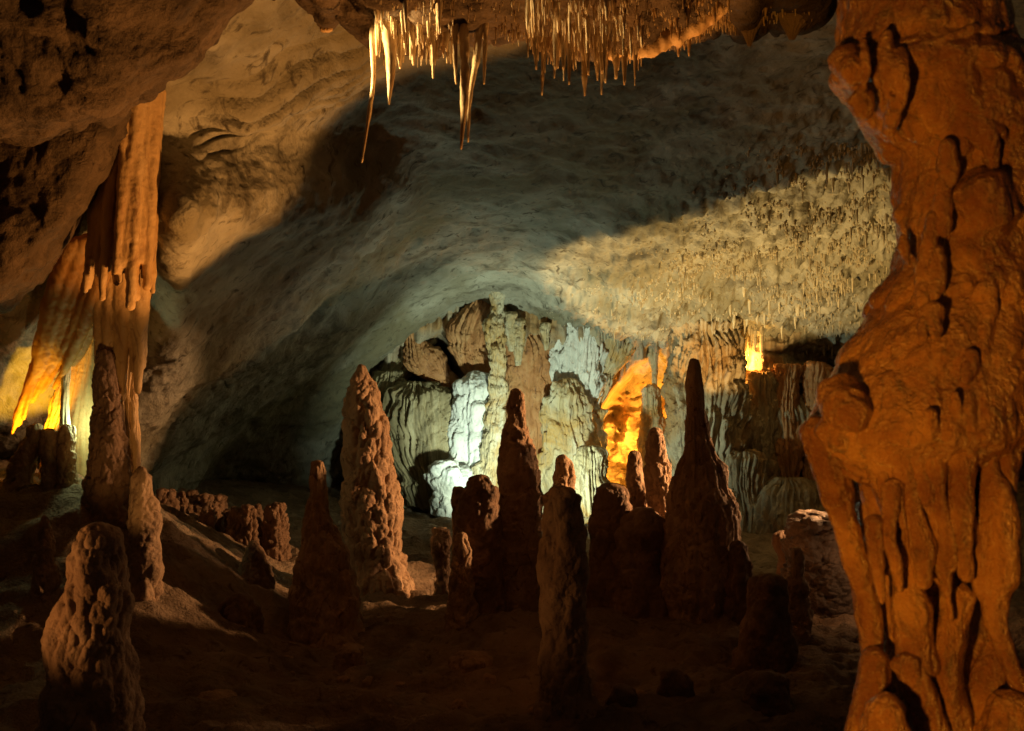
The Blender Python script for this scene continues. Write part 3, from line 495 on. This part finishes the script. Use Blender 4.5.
for (x, y), Y in zip(xy, Ys):
    L = rnd.uniform(.02, .09)*(1+(rnd.random() < .06)*2.6)*min(1, .35+max(0, s_of(x, y))/110); r = rnd.uniform(.012, .032); p = surfP(x, y); z0 = p[2]+.15
    th = np.arange(4)*np.pi/2+rnd.random()
    ring = lambda rr, z: np.stack([p[0]+rr*np.cos(th), p[1]+rr*np.sin(th), 0*th+z], -1)
    Pn = np.concatenate([ring(r*1.6, z0), ring(r, p[2]-L*.5), ring(r*.5, p[2]-L)])
    q = [[a*4+k, a*4+(k+1) % 4, (a+1)*4+(k+1) % 4, (a+1)*4+k] for a in (0, 1) for k in range(4)]+[[8, 9, 10, 11]]
    bits.append((Pn, q, np.zeros((0, 3), int)))
o = mesh_np('soda_straws', *merge(bits), M['strawceil']); tag(o, 'dense fine stone straws covering the lit far ceiling', 'stalactites', None, 'stuff')

# ------------------------------------------------------------------ the big orange column close to the eye
YC = 4.6
Lp = np.array([(-60, 836), (0, 838), (30, 838), (60, 835), (75, 833), (95, 846), (120, 858), (140, 878), (160, 890), (200, 894), (225, 888), (240, 893), (270, 890), (285, 881), (310, 868), (340, 850), (370, 835), (400, 820), (430, 812), (455, 815), (480, 838), (520, 848), (560, 858), (600, 868), (650, 876), (690, 874), (731, 868), (900, 850)], float)
Rp = np.array([(-60, 1003), (0, 1004), (50, 1008), (75, 1030), (120, 1046), (300, 1052), (430, 1042), (480, 1012), (560, 1000), (640, 1010), (731, 1040), (900, 1060)], float)
Fd = np.array([(-60, 1), (0, 1), (300, .9), (360, 1.), (430, .95), (470, .7), (600, .66), (690, .85), (731, 1), (900, 1)], float)   # how far the front stands out
def col_geo(py):
    l = np.interp(py, Lp[:, 0], Lp[:, 1]); r = np.interp(py, Rp[:, 0], Rp[:, 1]); return (l+r)/2, (r-l)/2, np.interp(py, Fd[:, 0], Fd[:, 1])
def frontY(px, py):
    c, r, f = col_geo(py); s = np.clip(1-((px-c)/r)**2, .04, 1); return YC-np.sqrt(s)*r/F*YC*f
TIER = [(-150, 52, 13, 16, 15, 1), (52, 84, 13, 8, 24, 2), (84, 150, 15, 24, 19, 3), (150, 208, 9, 20, 27, 4), (205, 296, 12, 34, 24, 5), (286, 352, 6, 22, 30, 6), (330, 458, 20, 46, 19, 7)]
def tiers(px, py):
    """drip-edged shelves: each swells downwards and ends in a row of rounded fingers"""
    o = np.zeros(px.shape)
    for t0, b0, h_, A, per, sd in TIER:
        u = px/per+.5*fbm(np.stack([px/per*.5, py*0, py*0+sd], -1), 2, sd); i = np.floor(u).astype(np.int64); hh = h3(i, i*0, i*0, sd)
        b = b0-A*.5+A*(.35+.9*hh)*np.abs(np.sin(np.pi*u))**.6; q = np.clip((py-t0)/np.maximum(b-t0, 4), 0, 1)
        gro = 1-.42*(1-np.abs(np.sin(np.pi*u))**.5)*q
        o = o+.85*h_*q**1.1*gro*(1-sstep(b-3, b+5, py))
    return o
def lathe_body():
    py = np.linspace(-330, 1060, 700); c, r, f = col_geo(py); nt = 260; th = np.linspace(0, 2*np.pi, nt, endpoint=False)
    R = (r/F*YC)[:, None]; s = np.sin(th)[None]; fy = np.where(s < 0, f[:, None], 1)
    pxg = c[:, None]+(r[:, None]*th[None]/np.pi*1.15*2); ti = tiers(pxg, py[:, None]+0*pxg)-13
    ti = ti+7*fbm(np.stack([pxg/38, py[:, None]/60+0*pxg, 0*pxg], -1), 3, 19)
    hol = worley(np.stack([pxg/34, py[:, None]/46+0*pxg, 0*pxg], -1), 23); ti = ti-3*(1-sstep(.06, .26, hol))
    R = R+ti/F*YC
    P = np.stack([((c-CX)/F*YC)[:, None]+R*np.cos(th)[None], YC+R*s*fy, (H-(py-CY)/F*YC)[:, None]+0*R*s], -1).reshape(-1, 3)
    n = len(P); P = np.concatenate([P, [P[:nt].mean(0), P[-nt:].mean(0)]]); i = np.arange(nt); j = (i+1) % nt
    return P, grid_faces(700, nt, True), np.concatenate([np.stack([np.full(nt, n), j, i], -1), np.stack([np.full(nt, n+1), 699*nt+i, 699*nt+j], -1)])
def finger(pp, rad, proud=.35, seed=0, back=0):
    pts = []
    for (x, y), r in zip(pp, rad):
        Y = float(frontY(x, y))+back-proud*r/F*YC; pts.append(V(x, y, Y))
    return tube(pts, [r/F*YC for r in rad], 14, seed, .10)
def const_finger(pp, rad, Y, seed=0):
    return tube([V(x, y, Y) for x, y in pp], [r/F*YC for r in rad], 14, seed, .12)
root = bpy.data.objects.new('flowstone_column', None); C.objects.link(root); root.location = ((960-CX)/F*YC, YC, 0)
tag(root, 'huge wet orange flowstone column close by, bulging tiers and dripping fingers', 'column')
body = [lathe_body()]
fr = random.Random(3)
for (x, y, r) in [(850, 66, 15), (862, 104, 10), (985, 205, 30), (845, 405, 22), (834, 436, 16)]:
    body.append(finger([(x-r*.3, y-r*.6), (x+r*.3, y+r*.6)], [r, r*.8], -.62, int(x)))
for k in range(30):
    x = fr.uniform(845, 1020); y = fr.choice([fr.uniform(0, 60), fr.uniform(90, 170), fr.uniform(170, 300), fr.uniform(300, 430)]); r = fr.uniform(3.5, 8); L = fr.uniform(24, 70)
    if x < float(np.interp(y, Lp[:, 0], Lp[:, 1]))+10: continue
    body.append(finger([(x, y), (x+fr.uniform(-4, 4), y+L*.5), (x+fr.uniform(-6, 6), y+L)], [r*.7, r*1.1, r*.5], -.75, k))
remesh('flowstone_body', body, .0095, M['orange'], root, 71, .0095, None, 6)
def ff(*prims, name='drip_finger', seed=0): return remesh(name, list(prims), .0095, M['orange'], root, seed, .0085, None, 5)
YF = YC-.36
def fg(pp, rad, dY=0, name='drip_finger', seed=0): return ff(const_finger(pp, rad, YF+dY, seed), name=name, seed=seed)
fg([(816, 425), (832, 480), (850, 540), (866, 604), (876, 668)], [16, 15, 12, 10, 9], .28, 'drip_tube', 1)
fg([(876, 430), (888, 477), (903, 522), (905, 573), (914, 624), (919, 668)], [16, 13, 12, 13, 17, 19], .10, 'drip_tube', 2)
fg([(896, 430), (903, 465), (917, 525), (924, 548), (923, 584)], [13, 9, 9, 13, 5], .03, seed=3)
fg([(908, 440), (921, 480), (938, 525), (941, 570)], [11, 8, 8, 4], .02, seed=4)
fg([(930, 440), (936, 490), (946, 530), (950, 568)], [12, 9, 9, 4], .0, seed=5)
fg([(960, 430), (962, 480), (960, 520), (967, 578)], [14, 9, 8, 4], -.02, seed=6)
fg([(968, 515), (974, 545), (983, 585), (995, 618)], [7, 7, 9, 6], .02, seed=7)
fg([(980, 420), (990, 470), (1000, 520), (999, 575), (993, 618), (1008, 660), (1024, 692)], [14, 9, 17, 17, 9, 8, 9], .0, 'drip_tube', 8)
fg([(1000, 370), (1003, 430), (1006, 500)], [20, 15, 6], .02, seed=9)
fg([(960, 590), (944, 640), (944, 690), (956, 760)], [15, 15, 17, 20], .12, 'drip_tube', 10)
fg([(905, 660), (920, 690), (938, 745)], [14, 12, 15], .06, seed=11)
fg([(876, 655), (872, 700), (866, 760)], [10, 15, 20], .2, seed=12)
fg([(1000, 640), (985, 690), (975, 760)], [12, 14, 18], .14, seed=13)
fg([(950, 470), (952, 500), (945, 530)], [7, 6, 4], .06, seed=14)
fg([(930, 600), (926, 650), (932, 680)], [16, 18, 14], .22, seed=15)

for k in range(16):
    x = fr.uniform(862, 1002); y = fr.uniform(440, 520); L_ = fr.uniform(35, 110); r = fr.uniform(3, 6)
    fg([(x, y), (x+fr.uniform(-3, 6), y+L_*.5), (x+fr.uniform(-2, 10), y+L_)], [r*1.4, r, r*.45], fr.uniform(.0, .1), seed=30+k)

# ------------------------------------------------------------------ lamps of the show cave, and fill lamps added to them
def lamp(name, loc, col, watt, rad=.08, kind='POINT', target=None, size=60, blend=.3):
    ld = bpy.data.lights.new(name, kind); ld.color = col; ld.energy = watt; ld.shadow_soft_size = rad
    o = bpy.data.objects.new(name, ld); C.objects.link(o); o.location = loc
    if kind == 'SPOT':
        ld.spot_size = math.radians(size); ld.spot_blend = blend
        from mathutils import Vector
        o.rotation_euler = (Vector(target)-Vector(loc)).to_track_quat('-Z', 'Y').to_euler()
    return o
def shaded_spot(name, L, A, B, inside, col, watt, half=72, rad=.06, blend=.12):
    """a spot whose cone edge runs through points A and B and whose lit side holds the point inside"""
    L, A, B, I = (np.array(q, float) for q in (L, A, B, inside))
    n = np.cross(A-L, B-L); n /= np.linalg.norm(n); n *= np.sign(np.dot(n, I-L))
    m = (A+B)/2-L; m /= np.linalg.norm(m); h = math.radians(half); ax = math.cos(h)*m+math.sin(h)*n
    return lamp(name, tuple(L), col, watt, rad, 'SPOT', tuple(L+ax), half*2, blend)
lamp('white_lamp', V(518, 520, 21.5), (.84, 1, .70), 1150, .15, 'SPOT', V(560, 360, 27), 126, .7)
lamp('vault_fill_lamp', V(482, 515, 21.0), (.74, 1, .78), 330, .2, 'SPOT', V(560, 190, 18), 120, .9)  # added fill that carries the white lamp's light up over the vault
lamp('white_accent_lamp', V(478, 500, 23.0), (.72, 1, 1), 80, .12, 'SPOT', V(466, 425, 25.8), 64, .6)
lamp('orange_alcove_lamp', V(653, 455, 28.0), (1, .40, .04), 800, .12)
lamp('warm_rim_lamp', V(745, 362, 26.4), (1, .50, .10), 110, .06)
shaded_spot('ceiling_spot', V(706, 528, 20.5), V(405, 268, 24.8), V(866, 58, 14.2), V(700, 310, 26), (1, .62, .20), 2300, 41.5, .08, .13)
lamp('yellow_lamp', V(34, 450, 11.74), (1, .47, .014), 240, .03, 'SPOT', V(16, 360, 12.15), 100, .4)
lamp('green_lamp', V(84, 425, 11.75), (.75, 1, .55), 14, .04)
shaded_spot('gold_floor_lamp', V(563, 655, 9.4), V(160, 252, 12.6), V(375, 97, 14), V(250, 80, 12), (1, .42, .10), 2000, 40.5, .16, .14)
lamp('gold_ledge_lamp', V(262, 70, 8.75), (1, .64, .25), 620, .03, 'SPOT', V(640, 34, 8.7), 40, .5)
lamp('nook_fill_lamp', V(886, 560, 12.1), (1, .50, .22), 16, .03)  # small added fill for the thin stalagmite and the rocks at its foot
lamp('floor_side_lamp', V(1000, 383, 13.8), (1, .50, .20), 4800, .08, 'SPOT', (-2.4, 13.0, 0.1), 42, .4)
lamp('rim_fill_lamp', V(985, 430, 14.6), (1, .52, .24), 900, .06, 'SPOT', (1.0, 12.2, 1.1), 36, .5)  # added fill behind the floor lamp, only to rim the nearer stalagmites
lamp('near_side_lamp', (-5.2, 5.6, 1.2), (1, .42, .12), 170, .05, 'SPOT', (-.8, 8.2, 2.3), 44, .6)
lamp('amber_fill_lamp', V(98, 655, 8.1), (1, .50, .14), 95, .04, 'SPOT', V(122, 385, 11.6), 34, .6)  # added fill to lift the pale column below the gold beam
lamp('column_lamp', (-1.5, .5, 1.5), (1, .39, .03), 800, .15, 'SPOT', V(950, 385, 4.6), 47, .35)

# ------------------------------------------------------------------ camera, render
cd = bpy.data.cameras.new('Camera'); cam = bpy.data.objects.new('Camera', cd); C.objects.link(cam)
cam.location = (0, 0, H); cam.rotation_euler = (math.pi/2, 0, 0); cd.sensor_width = 36; cd.lens = F*36/1024; cd.clip_end = 200
cd.dof.use_dof = True; cd.dof.focus_distance = 18; cd.dof.aperture_fstop = 3.2
sc.camera = cam
sc.view_settings.view_transform = 'Standard'; sc.view_settings.look = 'None'; sc.view_settings.exposure = 0; sc.view_settings.gamma = 1
sc.cycles.use_denoising = True
try: sc.cycles.denoiser = 'OPENIMAGEDENOISE'
except Exception: pass
sc.cycles.max_bounces = 6; sc.cycles.diffuse_bounces = 2
